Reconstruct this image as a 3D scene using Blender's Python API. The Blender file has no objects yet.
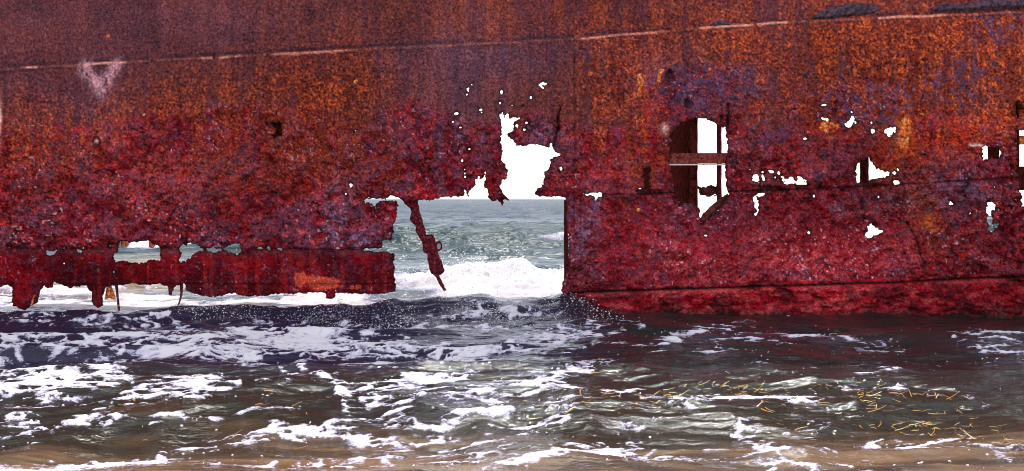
import bpy, math, random
import numpy as np
random.seed(7)
R = math.radians
scene = bpy.context.scene
COL = scene.collection

# ------------------------------------------------------------------ camera, sky, sun
F = 1100.0            # focal length in picture widths/1024
EYE = 1.6             # camera height above the water
HULL_Y = 15.6         # distance of the hull's shell plating
S = HULL_Y / F        # metres per 1/1024 of the width at the hull
cam_d = bpy.data.cameras.new('camera')
cam = bpy.data.objects.new('camera', cam_d)
COL.objects.link(cam)
cam.location = (0, 0, EYE)
cam.rotation_euler = (R(90), 0, 0)
cam_d.sensor_width = 36
cam_d.lens = 36 * F / 1024
cam_d.shift_y = -36.5 / 1024
cam_d.clip_start = 0.05
cam_d.clip_end = 9000
scene.camera = cam

SUN_EL, SUN_AZ = 59.0, 8.0       # high, beyond the hull, a little to the right
world = bpy.data.worlds.new('World')
scene.world = world
world.use_nodes = True
wn = world.node_tree
bg = wn.nodes['Background']
sky = wn.nodes.new('ShaderNodeTexSky')
sky.sky_type = 'NISHITA'
sky.sun_disc = False
sky.sun_elevation = R(SUN_EL)
sky.sun_rotation = R(SUN_AZ)
sky.air_density = 1.0
sky.dust_density = 1.5
sky.ozone_density = 1.0
hsv = wn.nodes.new('ShaderNodeHueSaturation')     # thin white overcast: the blue is mostly washed out
hsv.inputs['Saturation'].default_value = 0.75
wn.links.new(sky.outputs[0], hsv.inputs['Color'])
veil = wn.nodes.new('ShaderNodeMix'); veil.data_type = 'RGBA'; veil.blend_type = 'ADD'
veil.inputs[0].default_value = 1.0
veil.inputs[7].default_value = (4.6, 4.35, 4.45, 1)
wn.links.new(hsv.outputs[0], veil.inputs[6])
wn.links.new(veil.outputs[2], bg.inputs[0])
bg.inputs[1].default_value = 0.12

sd = bpy.data.lights.new('sun', 'SUN')
sd.energy = 3.0
sd.angle = R(0.6)
sd.color = (1.0, 0.95, 0.90)
sun = bpy.data.objects.new('sun', sd)
COL.objects.link(sun)
sun.location = (3, 30, 40)
# the lamp shines along its -Z: from beyond the hull towards the camera
sun.rotation_euler = (R(-(90 - SUN_EL)), 0, R(-SUN_AZ))

scene.view_settings.view_transform = 'Standard'
scene.view_settings.look = 'None'
scene.view_settings.gamma = 1
scene.view_settings.use_curve_mapping = False
scene.view_settings.exposure = 0.4
try:
    scene.cycles.filter_width = 1.0
    scene.cycles.max_bounces = 6
    scene.cycles.diffuse_bounces = 3
    scene.cycles.glossy_bounces = 3
except Exception:
    pass

# ------------------------------------------------------------------ noise
def _tab(seed):
    return np.random.RandomState(seed).rand(256, 256).astype(np.float32)
_tabs = {}
def vnoise(x, y, seed=0):
    if seed not in _tabs: _tabs[seed] = _tab(seed)
    t = _tabs[seed]
    xi = np.floor(x).astype(np.int64); yi = np.floor(y).astype(np.int64)
    fx = (x - xi); fy = (y - yi)
    fx = fx*fx*fx*(fx*(fx*6-15)+10); fy = fy*fy*fy*(fy*(fy*6-15)+10)
    x0 = xi & 255; x1 = (xi+1) & 255; y0 = yi & 255; y1 = (yi+1) & 255
    return (t[y0,x0]*(1-fx)+t[y0,x1]*fx)*(1-fy) + (t[y1,x0]*(1-fx)+t[y1,x1]*fx)*fy
def fbm(x, y, seed=0, oct=4, gain=0.5):
    a = 1.0; s = 0; n = 0
    for k in range(oct):
        s = s + a*vnoise(x*2**k+17.3*k, y*2**k+5.1*k, seed+k); n += a; a *= gain
    return s/n
def ridged(x, y, seed=0, oct=3):
    a = 1.0; s = 0; n = 0
    for k in range(oct):
        s = s + a*(1-np.abs(2*vnoise(x*2**k+11.7*k, y*2**k+3.9*k, seed+k)-1)); n += a; a *= 0.5
    return s/n
def worley(x, y, seed=0):
    rs = np.random.RandomState(seed)
    jx = rs.rand(128,128); jy = rs.rand(128,128)
    xi = np.floor(x).astype(np.int64); yi = np.floor(y).astype(np.int64)
    f1 = np.full(x.shape, 9.0); f2 = np.full(x.shape, 9.0)
    for dy in (-1,0,1):
        for dx in (-1,0,1):
            cx = xi+dx; cy = yi+dy
            px = cx + jx[cy & 127, cx & 127]; py = cy + jy[cy & 127, cx & 127]
            d = np.hypot(px-x, py-y)
            m = d < f1
            f2 = np.where(m, f1, np.minimum(f2, d)); f1 = np.where(m, d, f1)
    return f1, f2
def sstep(a, b, x):
    t = np.clip((x-a)/(b-a), 0, 1)
    return t*t*(3-2*t)
def ell(u, v, cu, cv, ru, rv, ang=0.0):
    c, s = math.cos(R(ang)), math.sin(R(ang))
    du = (u-cu); dv = (v-cv)
    a = (du*c+dv*s)/ru; b = (-du*s+dv*c)/rv
    return np.exp(-(a*a+b*b))

# ------------------------------------------------------------------ mesh helpers
def mesh_np(name, verts, quads=None, polys=None, smooth=True):
    me = bpy.data.meshes.new(name)
    verts = np.asarray(verts, dtype=np.float32)
    loops = []; tot = []
    if quads is not None and len(quads):
        q = np.asarray(quads, dtype=np.int32)
        loops.append(q.ravel()); tot.append(np.full(len(q), q.shape[1], dtype=np.int32))
    if polys:
        loops.append(np.array([i for p in polys for i in p], dtype=np.int32))
        tot.append(np.array([len(p) for p in polys], dtype=np.int32))
    loops = np.concatenate(loops); tot = np.concatenate(tot)
    start = np.concatenate(([0], np.cumsum(tot)[:-1])).astype(np.int32)
    me.vertices.add(len(verts)); me.vertices.foreach_set('co', verts.ravel())
    me.loops.add(len(loops)); me.loops.foreach_set('vertex_index', loops)
    me.polygons.add(len(tot)); me.polygons.foreach_set('loop_start', start)
    try: me.polygons.foreach_set('loop_total', tot)
    except Exception: pass
    me.polygons.foreach_set('use_smooth', np.full(len(tot), smooth, dtype=bool))
    me.update(calc_edges=True)
    me.validate()
    return me
def add_col(me, name, rgb):
    a = me.attributes.new(name, 'FLOAT_COLOR', 'POINT')
    d = np.ones((len(rgb), 4), dtype=np.float32); d[:, :3] = rgb
    a.data.foreach_set('color', d.ravel())
def add_val(me, name, val):
    a = me.attributes.new(name, 'FLOAT', 'POINT')
    a.data.foreach_set('value', np.asarray(val, dtype=np.float32))
def link(name, me, mat, parent=None, label=None):
    o = bpy.data.objects.new(name, me)
    COL.objects.link(o)
    if mat and not me.materials: me.materials.append(mat)
    if parent: o.parent = parent; o.matrix_parent_inverse = parent.matrix_world.inverted()
    if label: o['label'] = label
    return o

# ------------------------------------------------------------------ materials
def new_mat(name):
    m = bpy.data.materials.new(name); m.use_nodes = True
    nt = m.node_tree
    return m, nt, nt.nodes['Principled BSDF']
def node(nt, t, **kw):
    n = nt.nodes.new(t)
    for k, v in kw.items(): setattr(n, k, v)
    return n
def noise_node(nt, vec, scale, detail=4, rough=0.6):
    n = node(nt, 'ShaderNodeTexNoise')
    n.inputs['Scale'].default_value = scale; n.inputs['Detail'].default_value = detail
    n.inputs['Roughness'].default_value = rough
    nt.links.new(vec, n.inputs['Vector'])
    return n
def ramp_node(nt, fac, stops):
    r = node(nt, 'ShaderNodeValToRGB')
    el = r.color_ramp.elements
    while len(el) < len(stops): el.new(0.5)
    for e, (p, c) in zip(el, stops):
        e.position = p; e.color = (c[0], c[1], c[2], 1)
    nt.links.new(fac, r.inputs[0])
    return r
def mul_node(nt, a, b, fac=1.0):
    m = node(nt, 'ShaderNodeMix', data_type='RGBA', blend_type='MULTIPLY')
    m.inputs[0].default_value = fac
    nt.links.new(a, m.inputs[6]); nt.links.new(b, m.inputs[7])
    return m.outputs[2]

def rust_plate_material():
    m, nt, p = new_mat('rust_plate')
    at = node(nt, 'ShaderNodeAttribute', attribute_name='rust')
    wt = node(nt, 'ShaderNodeAttribute', attribute_name='wet')
    tc = node(nt, 'ShaderNodeTexCoord')
    n1 = noise_node(nt, tc.outputs['Object'], 38, 5, 0.7)
    n2 = noise_node(nt, tc.outputs['Object'], 130, 3, 0.7)
    r1 = ramp_node(nt, n1.outputs[0], [(0.34, (0.35,0.32,0.38)), (0.5, (1,1,1)), (0.66, (1.6,1.5,1.45))])
    r2 = ramp_node(nt, n2.outputs[0], [(0.32, (0.45,0.4,0.45)), (0.5, (1,1,1)), (0.68, (1.5,1.5,1.5))])
    c = mul_node(nt, at.outputs['Color'], r1.outputs[0])
    c = mul_node(nt, c, r2.outputs[0])
    nt.links.new(c, p.inputs['Base Color'])
    mr = node(nt, 'ShaderNodeMapRange')
    mr.inputs[3].default_value = 0.85; mr.inputs[4].default_value = 0.48
    nt.links.new(wt.outputs['Fac'], mr.inputs[0]); nt.links.new(mr.outputs[0], p.inputs['Roughness'])
    p.inputs['Specular IOR Level'].default_value = 0.025
    b1 = node(nt, 'ShaderNodeBump'); b1.inputs['Strength'].default_value = 0.6; b1.inputs['Distance'].default_value = 0.012
    nt.links.new(n1.outputs[0], b1.inputs['Height'])
    b2 = node(nt, 'ShaderNodeBump'); b2.inputs['Strength'].default_value = 0.5; b2.inputs['Distance'].default_value = 0.004
    nt.links.new(n2.outputs[0], b2.inputs['Height']); nt.links.new(b1.outputs[0], b2.inputs['Normal'])
    nt.links.new(b2.outputs[0], p.inputs['Normal'])
    return m
def rust_simple(name, stops, scale=14, rough=0.85):
    m, nt, p = new_mat(name)
    tc = node(nt, 'ShaderNodeTexCoord')
    n1 = noise_node(nt, tc.outputs['Object'], scale, 6, 0.7)
    n2 = noise_node(nt, tc.outputs['Object'], scale*7, 3, 0.7)
    r = ramp_node(nt, n1.outputs[0], [(.5+(p_-.53)*.6, c_) for p_, c_ in stops])
    r2 = ramp_node(nt, n2.outputs[0], [(0.3, (0.55,0.5,0.55)), (0.5, (1,1,1)), (0.7, (1.35,1.3,1.3))])
    nt.links.new(mul_node(nt, r.outputs[0], r2.outputs[0]), p.inputs['Base Color'])
    p.inputs['Roughness'].default_value = rough
    p.inputs['Specular IOR Level'].default_value = 0.06
    b1 = node(nt, 'ShaderNodeBump'); b1.inputs['Strength'].default_value = 0.7; b1.inputs['Distance'].default_value = 0.015
    nt.links.new(n1.outputs[0], b1.inputs['Height']); nt.links.new(b1.outputs[0], p.inputs['Normal'])
    return m
M_PLATE = rust_plate_material()
M_RIB = rust_simple('dark_rust', [(0.3, (0.035,0.014,0.014)), (0.5, (0.12,0.025,0.025)), (0.62, (0.20,0.05,0.035)), (0.75, (0.10,0.07,0.11))])
M_CRIMSON = rust_simple('crimson_rust', [(0.3, (0.015,0.006,0.008)), (0.5, (0.11,0.010,0.016)), (0.62, (0.22,0.018,0.026)), (0.75, (0.13,0.08,0.13))], 26)
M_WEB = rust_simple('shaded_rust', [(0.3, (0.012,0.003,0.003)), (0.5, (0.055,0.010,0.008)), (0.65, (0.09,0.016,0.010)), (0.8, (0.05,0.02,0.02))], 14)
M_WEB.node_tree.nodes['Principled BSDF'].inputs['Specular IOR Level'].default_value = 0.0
M_ORANGE = rust_simple('orange_rust', [(0.35, (0.30,0.03,0.01)), (0.52, (0.75,0.16,0.03)), (0.66, (0.85,0.34,0.10)), (0.75, (0.9,0.7,0.5))], 20)
M_PALE = rust_simple('pale_lit_edge', [(0.3, (0.35,0.15,0.14)), (0.5, (0.75,0.6,0.58)), (0.7, (0.85,0.78,0.76))], 20)

M_BAR = rust_simple('bar_rust', [(0.3, (0.05,0.012,0.014)), (0.5, (0.20,0.030,0.026)), (0.62, (0.30,0.07,0.045)), (0.75, (0.16,0.08,0.11))], 24)
def water_material():
    m, nt, p = new_mat('sea_water')
    at = node(nt, 'ShaderNodeAttribute', attribute_name='tint')
    fo = node(nt, 'ShaderNodeAttribute', attribute_name='foam')
    tc = node(nt, 'ShaderNodeTexCoord')
    mp = node(nt, 'ShaderNodeMapping'); mp.inputs['Scale'].default_value = (0.55, 1, 1)
    nt.links.new(tc.outputs['Object'], mp.inputs['Vector'])
    n1 = noise_node(nt, mp.outputs[0], 34, 6, 0.75)
    n2 = noise_node(nt, mp.outputs[0], 9, 4, 0.6)
    n4 = noise_node(nt, mp.outputs[0], 95, 3, 0.7)
    nmix = node(nt, 'ShaderNodeMath', operation='MULTIPLY_ADD'); nmix.inputs[1].default_value = 0.5
    nh = node(nt, 'ShaderNodeMath', operation='MULTIPLY'); nh.inputs[1].default_value = 0.5
    nt.links.new(n1.outputs[0], nh.inputs[0]); nt.links.new(n4.outputs[0], nmix.inputs[0]); nt.links.new(nh.outputs[0], nmix.inputs[2])
    # ragged foam edge: attribute + fine noise
    ad = node(nt, 'ShaderNodeMath', operation='MULTIPLY_ADD')
    nt.links.new(nmix.outputs[0], ad.inputs[0]); ad.inputs[1].default_value = 1.5
    nt.links.new(fo.outputs['Fac'], ad.inputs[2])
    fr = node(nt, 'ShaderNodeMapRange', interpolation_type='SMOOTHSTEP')
    fr.inputs[1].default_value = 1.19; fr.inputs[2].default_value = 1.42
    nt.links.new(ad.outputs[0], fr.inputs[0])
    nt.links.new(at.outputs['Color'], p.inputs['Base Color'])
    rf_ = node(nt, 'ShaderNodeAttribute', attribute_name='chop')
    rm_ = node(nt, 'ShaderNodeMapRange'); rm_.inputs[3].default_value = 0.06; rm_.inputs[4].default_value = 0.30
    nt.links.new(rf_.outputs['Fac'], rm_.inputs[0]); nt.links.new(rm_.outputs[0], p.inputs['Roughness'])
    p.inputs['IOR'].default_value = 1.33
    sp_ = node(nt, 'ShaderNodeAttribute', attribute_name='chop')
    sm_ = node(nt, 'ShaderNodeMapRange'); sm_.inputs[3].default_value = 0.36; sm_.inputs[4].default_value = 0.04
    nt.links.new(sp_.outputs['Fac'], sm_.inputs[0]); nt.links.new(sm_.outputs[0], p.inputs['Specular IOR Level'])
    bm_ = node(nt, 'ShaderNodeBump'); bm_.inputs['Strength'].default_value = 0.65; bm_.inputs['Distance'].default_value = 0.04
    nt.links.new(n2.outputs[0], bm_.inputs['Height'])
    n3 = noise_node(nt, mp.outputs[0], 1.8, 4, 0.6)
    b3 = node(nt, 'ShaderNodeBump'); b3.inputs['Distance'].default_value = 0.30
    ch_ = node(nt, 'ShaderNodeAttribute', attribute_name='chop')
    nt.links.new(ch_.outputs['Fac'], b3.inputs['Strength'])
    nt.links.new(n3.outputs[0], b3.inputs['Height']); nt.links.new(b3.outputs[0], bm_.inputs['Normal'])
    bf_ = node(nt, 'ShaderNodeBump'); bf_.inputs['Strength'].default_value = 0.35; bf_.inputs['Distance'].default_value = 0.01
    nt.links.new(n1.outputs[0], bf_.inputs['Height']); nt.links.new(bm_.outputs[0], bf_.inputs['Normal'])
    nt.links.new(bf_.outputs[0], p.inputs['Normal'])
    f = node(nt, 'ShaderNodeBsdfPrincipled')
    fm = node(nt, 'ShaderNodeMapRange'); fm.inputs[1].default_value = 1.19; fm.inputs[2].default_value = 1.75
    nt.links.new(ad.outputs[0], fm.inputs[0])
    fc = ramp_node(nt, fm.outputs[0], [(0.0, (0.34,0.31,0.48)), (0.35, (0.60,0.57,0.70)), (0.8, (0.86,0.83,0.84))])
    nt.links.new(fc.outputs[0], f.inputs['Base Color'])
    f.inputs['Roughness'].default_value = 0.7
    f.inputs['Specular IOR Level'].default_value = 0.2
    bb = node(nt, 'ShaderNodeBump'); bb.inputs['Strength'].default_value = 0.8; bb.inputs['Distance'].default_value = 0.03
    nt.links.new(n1.outputs[0], bb.inputs['Height']); nt.links.new(bb.outputs[0], f.inputs['Normal'])
    mx = node(nt, 'ShaderNodeMixShader')
    nt.links.new(fr.outputs[0], mx.inputs[0])
    nt.links.new(p.outputs[0], mx.inputs[1]); nt.links.new(f.outputs[0], mx.inputs[2])
    nt.links.new(mx.outputs[0], nt.nodes['Material Output'].inputs[0])
    return m
M_WATER = water_material()
def plain(name, col, rough=0.6):
    m, nt, p = new_mat(name)
    tc = node(nt, 'ShaderNodeTexCoord')
    n = noise_node(nt, tc.outputs['Object'], 30, 3)
    r = ramp_node(nt, n.outputs[0], [(0.3, tuple(c*0.6 for c in col)), (0.7, tuple(min(1, c*1.25) for c in col))])
    nt.links.new(r.outputs[0], p.inputs['Base Color'])
    p.inputs['Roughness'].default_value = rough
    return m
M_SPRAY = plain('white_spray', (0.92, 0.9, 0.93), 0.4)
M_STRAW = plain('golden_eelgrass', (0.72, 0.36, 0.05), 0.45)
M_STRAW3 = plain('brown_eelgrass', (0.28, 0.12, 0.03), 0.5)
M_STRAW2 = plain('pale_eelgrass', (0.72, 0.55, 0.25), 0.45)
M_SAND = plain('sand', (0.30, 0.22, 0.14), 0.9)

# ------------------------------------------------------------------ hull: outlines of the tears (u, v in S-metre steps; v=199 is eye level)
def pt(u, v, d=0.0):
    return ((u-512)*S, HULL_Y+d, EYE+(199-v)*S)
DOOR = [(395,430),(395,291),(394.3,253),(383,252),(376,250.5),(365,250),(365,248.5),(374,248.5),(382,249),(383,239),(386,241),(389,239),(391,241.5),
 (393.5,237),(395,222),(397,207.6),(399,203.5),(396,201.2),(391.5,200.2),(387,200.5),(380.5,200.3),(377.5,202.5),(376.5,206),(370,203),(365,202.5),(361.7,199.5),
 (367,198),(376,199),(387,198.3),(391,196.5),(396,197),(400,198),(402,201),(417,200),(430,199.5),(441,198.4),(445,196.6),(455,197),(463.5,196.8),(464.5,193),(461.5,190),(466,188.5),(468.3,197),
 (471,189),(475.7,185),(477,180),(479,176.5),(481,180),(483.5,177),(484.5,174),(485.5,178),(484.5,181),(483.6,185.6),(488.4,191.5),(487.6,197),(493,200.5),(497,199.5),(502.7,205),(504,200),(511.5,201),
 (505,194),(499.6,188.5),(499.6,183.5),(506.7,178),(508.3,173),(505.5,168),(506,165),(504,163),(499.6,160.5),(502.7,152.5),(500.4,143),(500.8,130),(499.7,114.4),(502,113.5),(505,117.5),(507.8,114.4),
 (508.6,118),(519.7,118),(513,121),(513.8,130),(508,134.5),(510,139.4),(516.7,141),(513,142),(516.3,146),(525,145.3),(537.8,145.3),(550.5,148),(548.8,143.8),(551.3,143.8),(551.5,147),(559.2,154.4),(550.5,159.7),
 (549,168.4),(544,172.4),(546.5,176.4),(541.7,186),(534.6,191.5),(536,195),(545.7,196.6),(563,197.2),(566,198.5),(567.5,212),(565.8,220),(567.2,236),(568.5,250),(566.2,258),(566.5,270),(564.5,279),(562.5,284),(561,290),(563.5,293),(567.5,295),(568,305),(566,430)]
BELOW = [(-175,430),(-175,290),(-120,286),(-104,290),(-100,303),(-88,307),(-78,302),(-72,288),(-30,285),(0,287),(8,285),(12.5,287.5),(13,305.6),(20,307.7),(25,309.7),(32,304.6),(38,302.6),(39.3,289.5),
 (45,285.5),(46.5,288),(52,287.5),(54,282.8),(60.5,283.5),(65,287),(70.6,289.5),(73.6,286.5),(80,286.5),(86.7,285.5),(88,288),(91.7,291.5),(92.7,302.6),(97.8,307.7),(102.8,305.6),(103.8,291.5),(107,286.5),(117,285.5),
 (131,283.5),(145,285.5),(160,283.5),(166,286),(169,287.5),(170,294.6),(173,294.6),(173,288.5),(177,285.5),(182,283.5),(185,283.5),(187,290.5),(198.5,294.6),(210.5,297),(222.7,296),(235,292.5),(241,294.6),
 (251,296.6),(271,294.6),(300,293),(325,292),(326.6,298.8),(335,298.8),(336,292.7),(350,293.8),(388,293),(392.5,291.5),(396,288),(396,430)]
HOLES = [
 [(114,256),(117,251),(121,242),(128,240.5),(138,241.5),(150,241),(156,245),(160,246),(161,261),(152,260),(140,263),(132,263),(122,260),(116,262)],
 [(189.4,240),(198.5,245),(206.5,249),(215.6,247),(219.6,249),(226.7,247),(235,242.7),(241,243.5),(242,248),(245,252),(237,254),(230.7,252),(224,250),(216.6,252.5),(208.5,250.5),(196.5,251.5),(190.4,259),(181,263),(181,249),(184,242)],
 [(671.5,130.5),(680.5,124),(693,120),(702,119),(710,120),(716,124),(719,127),(725,129),(726.3,151),(725,174),(726,190),(728.5,194),(725,199),(717,209),(710,217),(702,223.5),(700,217),(698,208),(688,204),(678,202),(673,186.5),(670,166),(669,151)],
 [(750.6,178),(753,175),(756.5,174.5),(757.3,182.7),(753,182)],
 [(780,176.7),(792,178),(794.4,181),(797.4,176.7),(800,176.7),(804,182),(806,188),(797.4,188.6),(794.4,183.6),(787,185.6),(782.5,182)],
 [(758,187),(768,186),(781,185),(780,188.5),(770,190.5),(758,191)],
 [(753,196),(757,193),(762.5,194),(761.7,196),(756.5,197.5),(758,212),(756,215),(753.6,209)],
 [(820,116.5),(828,120),(827,122.4),(821,119.9)],
 [(849.4,116),(851.6,117),(852,121),(854.6,122.5),(850,124),(848.6,127.7),(843.4,127),(842.7,124),(847,122.5),(848.6,119.5)],
 [(882.8,131.4),(888.8,127),(896,126),(895.4,129),(890,137.3),(885.8,134.4)],
 [(856.7,164.5),(861,161),(867,157.5),(871,162),(875.6,169),(888,173.4),(888,176.7),(875.6,178.4),(868,181),(856,182.5),(854.5,177)],
 [(870,222.5),(872.3,225.7),(882.3,231.3),(876.7,234.6),(867.8,238),(865,235.8)],
 [(979,147),(990,147),(998,148),(999,157),(996,160),(990.7,158),(982.4,160)],
 [(985.5,201.3),(990,203),(994.7,204.4),(993,209.6),(989.5,211.5),(991,223),(1000,223),(991.6,230.6),(986,230.6)],
 [(1015,131),(1019,130),(1060,128),(1063,206),(1040,212),(1024,208),(1021,206),(1018,190),(1015,178)],
 [(583,193.4),(601,192.5),(601,196.3),(597,197),(596.6,201.4),(594.5,201),(593.6,196.3),(584.7,196.3)],
 [(643,168),(649,166.5),(649,178),(649,193),(636,194),(635,189.5),(643.5,188)],
 [(538,84.7),(541,81.7),(545.7,81),(546.4,83),(542,86),(542.7,88.4),(540,88)],
 [(279,120),(282.5,120),(282.5,135),(276,138),(273,136),(275,134),(275,128.7),(272,126),(267,124.5),(267.6,122.5),(271,123.4),(277,123)],
 [(45,254),(48,250.5),(53,251),(57,250),(55,255),(51,256.5)],[(74,249.5),(80,249.5),(84,251.5),(80,252.5)],
]
DOTS = [(261,248,3,1.8),(269,248,2.2,2.6),(282,249,3.6,1.7),(85,248,1.3,1.5),(110.5,246,1.4,1.3),(114,272,1,1),(65,263,1.2,.8),(75,262.5,1.6,.8),(346.5,194,2,1.8),(352,185.5,2,1.8),
 (762,177.5,1.8,3.3),(762.5,172,1.6,1),(770.6,171.4,2.6,1.6),(777.8,172.7,1.6,2),(749.4,169.6,.9,.9),(774,178,1,1.2),(769,194.5,1.3,1.3),(819,185.6,1.3,3),(813.3,196,1.1,2.2),
 (822,105.7,2.5,1.3),(842.4,131,1.2,1),(871,131.5,2.3,2.2),(869.4,123,1,.8),(850,113,1,.8),(893,173,2.3,1.8),(896.8,169.4,1.3,1.6),(895,182,4.2,2.5),(861,199.7,1.7,2.5),(877.4,196.8,1.8,1.7),(871,219.6,1,1),
 (950.6,203.8,2.6,2.2),(968.5,213.6,1.4,1.3),(952,218.5,.9,.9),(992.5,186.8,1.2,1.2),(802.6,139,2.1,1.8),(802,131.5,.9,.7),(471.8,84.7,1.6,1.6),(468,89.4,1,2.2),(467.5,94.5,.8,.8),(460.8,88.4,1,.7),(457.5,113.6,2.8,1.1),(481,110,1.5,1.1),(481.7,113,.8,1),
 (460.4,127.7,1.2,1.1),(452.5,122,.8,.6),(501.4,92,1.1,2.8),(500,102.8,1.5,1.6),(496.5,110,.8,.8),(530.8,97.4,1.5,1.1),(526.7,123,1.4,1.6),(516.7,126,1.6,2.4),(524.5,130,1,1),(512.3,105.4,1,.6),
 (469.6,149,1.1,1.2),(462.6,160.5,1.1,1.1),(465,169,.9,1.8),(465,173.2,.9,1.2),(465,177.2,.9,1.2),(485,173,1,1.6),(560.5,168.4,1.1,1.8),(573,161,.8,.8),(356,131,.8,.8),(375,139,1,.7),(404,141,1.2,1.4),(665.5,101.5,0.01,0.01),
 (705.5,235.5,2.4,1.2),(809,232.5,1.8,1.2),(575,160,.9,.9),(1006,64,.01,.01),(970,145,0.01,0.01)]
rs = np.random.RandomState(3)

def seg_sd(P, U, V):
    """signed distance to polygon, positive inside"""
    P = np.asarray(P, float)
    d = np.full(U.shape, 1e9); ins = np.zeros(U.shape, bool)
    n = len(P)
    for i in range(n):
        x0, y0 = P[i]; x1, y1 = P[(i+1) % n]
        ex, ey = x1-x0, y1-y0
        t = np.clip(((U-x0)*ex+(V-y0)*ey)/(ex*ex+ey*ey+1e-12), 0, 1)
        d = np.minimum(d, np.hypot(U-x0-t*ex, V-y0-t*ey))
        if y0 != y1:
            c = ((y0 > V) != (y1 > V)) & (U < (x1-x0)*(V-y0)/(y1-y0)+x0)
            ins ^= c
    return np.where(ins, d, -d)
def march(phi, us, vs):
    """marching squares; returns uv verts, quads, polys, boundary edges"""
    nv, nu = phi.shape
    ins = phi > 0
    gid = np.full((nv, nu), -1, np.int64)
    k = int(ins.sum()); gid[ins] = np.arange(k)
    iy, ix = np.nonzero(ins)
    VU = [np.stack([us[ix], vs[iy]], 1)]
    hx = ins[:, 1:] != ins[:, :-1]
    hid = np.full(hx.shape, -1, np.int64); jy, jx = np.nonzero(hx); hid[hx] = k+np.arange(len(jy)); k += len(jy)
    a = phi[jy, jx]; b = phi[jy, jx+1]; t = np.clip(a/(a-b), .04, .96)
    VU.append(np.stack([us[jx]+(us[jx+1]-us[jx])*t, vs[jy]], 1))
    vx = ins[1:, :] != ins[:-1, :]
    vid = np.full(vx.shape, -1, np.int64); jy, jx = np.nonzero(vx); vid[vx] = k+np.arange(len(jy)); k += len(jy)
    a = phi[jy, jx]; b = phi[jy+1, jx]; t = np.clip(a/(a-b), .04, .96)
    VU.append(np.stack([us[jx], vs[jy]+(vs[jy+1]-vs[jy])*t], 1))
    cnt = ins[:-1,:-1].astype(int)+ins[:-1,1:]+ins[1:,1:]+ins[1:,:-1]
    fy, fx = np.nonzero(cnt == 4)
    quads = np.stack([gid[fy,fx], gid[fy+1,fx], gid[fy+1,fx+1], gid[fy,fx+1]], 1)   # faces the camera (-Y)
    polys = []; edges = []
    my, mx = np.nonzero((cnt > 0) & (cnt < 4))
    for y, x in zip(my.tolist(), mx.tolist()):
        cs = ((y,x),(y+1,x),(y+1,x+1),(y,x+1))
        es = (vid[y,x], hid[y+1,x], vid[y,x+1], hid[y,x])
        p = []; out = []; first_in = None; pend = None
        for i in range(4):
            c = cs[i]; c2 = cs[(i+1) % 4]
            i0 = ins[c]; i1 = ins[c2]
            if i0: p.append(int(gid[c]))
            if i0 != i1:
                e = int(es[i]); p.append(e)
                if i0: pend = e
                else:
                    if pend is not None: edges.append((pend, e)); pend = None
                    else: first_in = e
        if pend is not None and first_in is not None: edges.append((pend, first_in))
        if len(p) >= 3: polys.append(p)
    return np.concatenate(VU), quads, polys, edges

def pl(u, pts):
    p = np.array(pts, float)
    return np.interp(u, p[:,0], p[:,1])
def seam1(u): return pl(u, [(-170,78),(0,68.5),(130,61),(340,50),(575,38),(700,27.5),(800,20.5),(1024,11.5),(1200,2)]) + 0.8*(fbm(u/25, u*0, 51, 3)-.5)*2
def seam_mid_r(u): return pl(u, [(560,195),(650,193),(760,190.5),(830,187.5),(900,184),(1200,166)])
def seam_low_r(u): return pl(u, [(560,292),(620,290),(800,284),(900,281),(1024,275),(1200,267)])

# ---- relief of the plating, metres towards the viewer
GOUGES = [((561,106),(557,120),1.3,.03),((558,118),(559,130),1.8,.04),((558,128),(554,145),1.8,.05),((906,222),(914,238),1.3,.03),((180,202),(168,224),1.0,.02),((968,178),(961,192),1.2,.02),((914,238),(922,262),1.0,.02),((727,105),(727,128),1.6,.05)]
PITS = [(669,78,5,8,.12),(687,104,4,5,.10),(898,104,4,3,.07),(836,106,3,4,.06),(521,106,2.2,1.6,.05),(832,112,3,2.5,.05),(733,97,6,6,.03),(1018,111,7,9,.14),(270,127,7,5,.03),(895,182,5,3,.03)]
BUMPS = [(101,142,5,5,.05),(905,68,14,10,.03),(825,112,11,13,.03),(838,128,14,9,.03),(646,90,7,10,.04),(657,78,9,8,.04),(700,105,26,18,.025),(900,125,10,22,.03),(103,66,22,5,.02)]
def line_d(u, v, a, b):
    ex, ey = b[0]-a[0], b[1]-a[1]
    t = np.clip(((u-a[0])*ex+(v-a[1])*ey)/(ex*ex+ey*ey), 0, 1)
    return np.hypot(u-a[0]-t*ex, v-a[1]-t*ey)
def rough_amount(u, v):
    """0 on the sound upper plating, 1 on the flaked lower plating"""
    w = 30*(fbm(u/60, v/60, 71, 3)-.5)
    lo = sstep(90, 150, v+w*1.5)
    lo = np.maximum(lo, .9*np.clip(ell(u, v, 705, 100, 55, 30)*1.5, 0, 1))
    lo = np.maximum(lo, .8*np.clip(ell(u, v, 850, 110, 70, 30)*1.5, 0, 1))
    lo = np.where((u < 395) & (v > 249), lo*0.35, lo)
    return np.clip(lo, .06, 1)
def flake_field(u, v):
    # two scales of peeling layers; the slow term makes some areas shed more than others
    wu = u+6*(fbm(u/12, v/12, 22, 3)-.5); wv = v+6*(fbm(u/12+5, v/12, 23, 3)-.5)
    t1 = fbm(wu/27, wv/21, 21, 5, .56) + .35*(fbm(u/80, v/60, 25, 2)-.5)
    t2 = fbm(wu/9+3, wv/7.5, 29, 4, .56)
    return t1, t2
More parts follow.
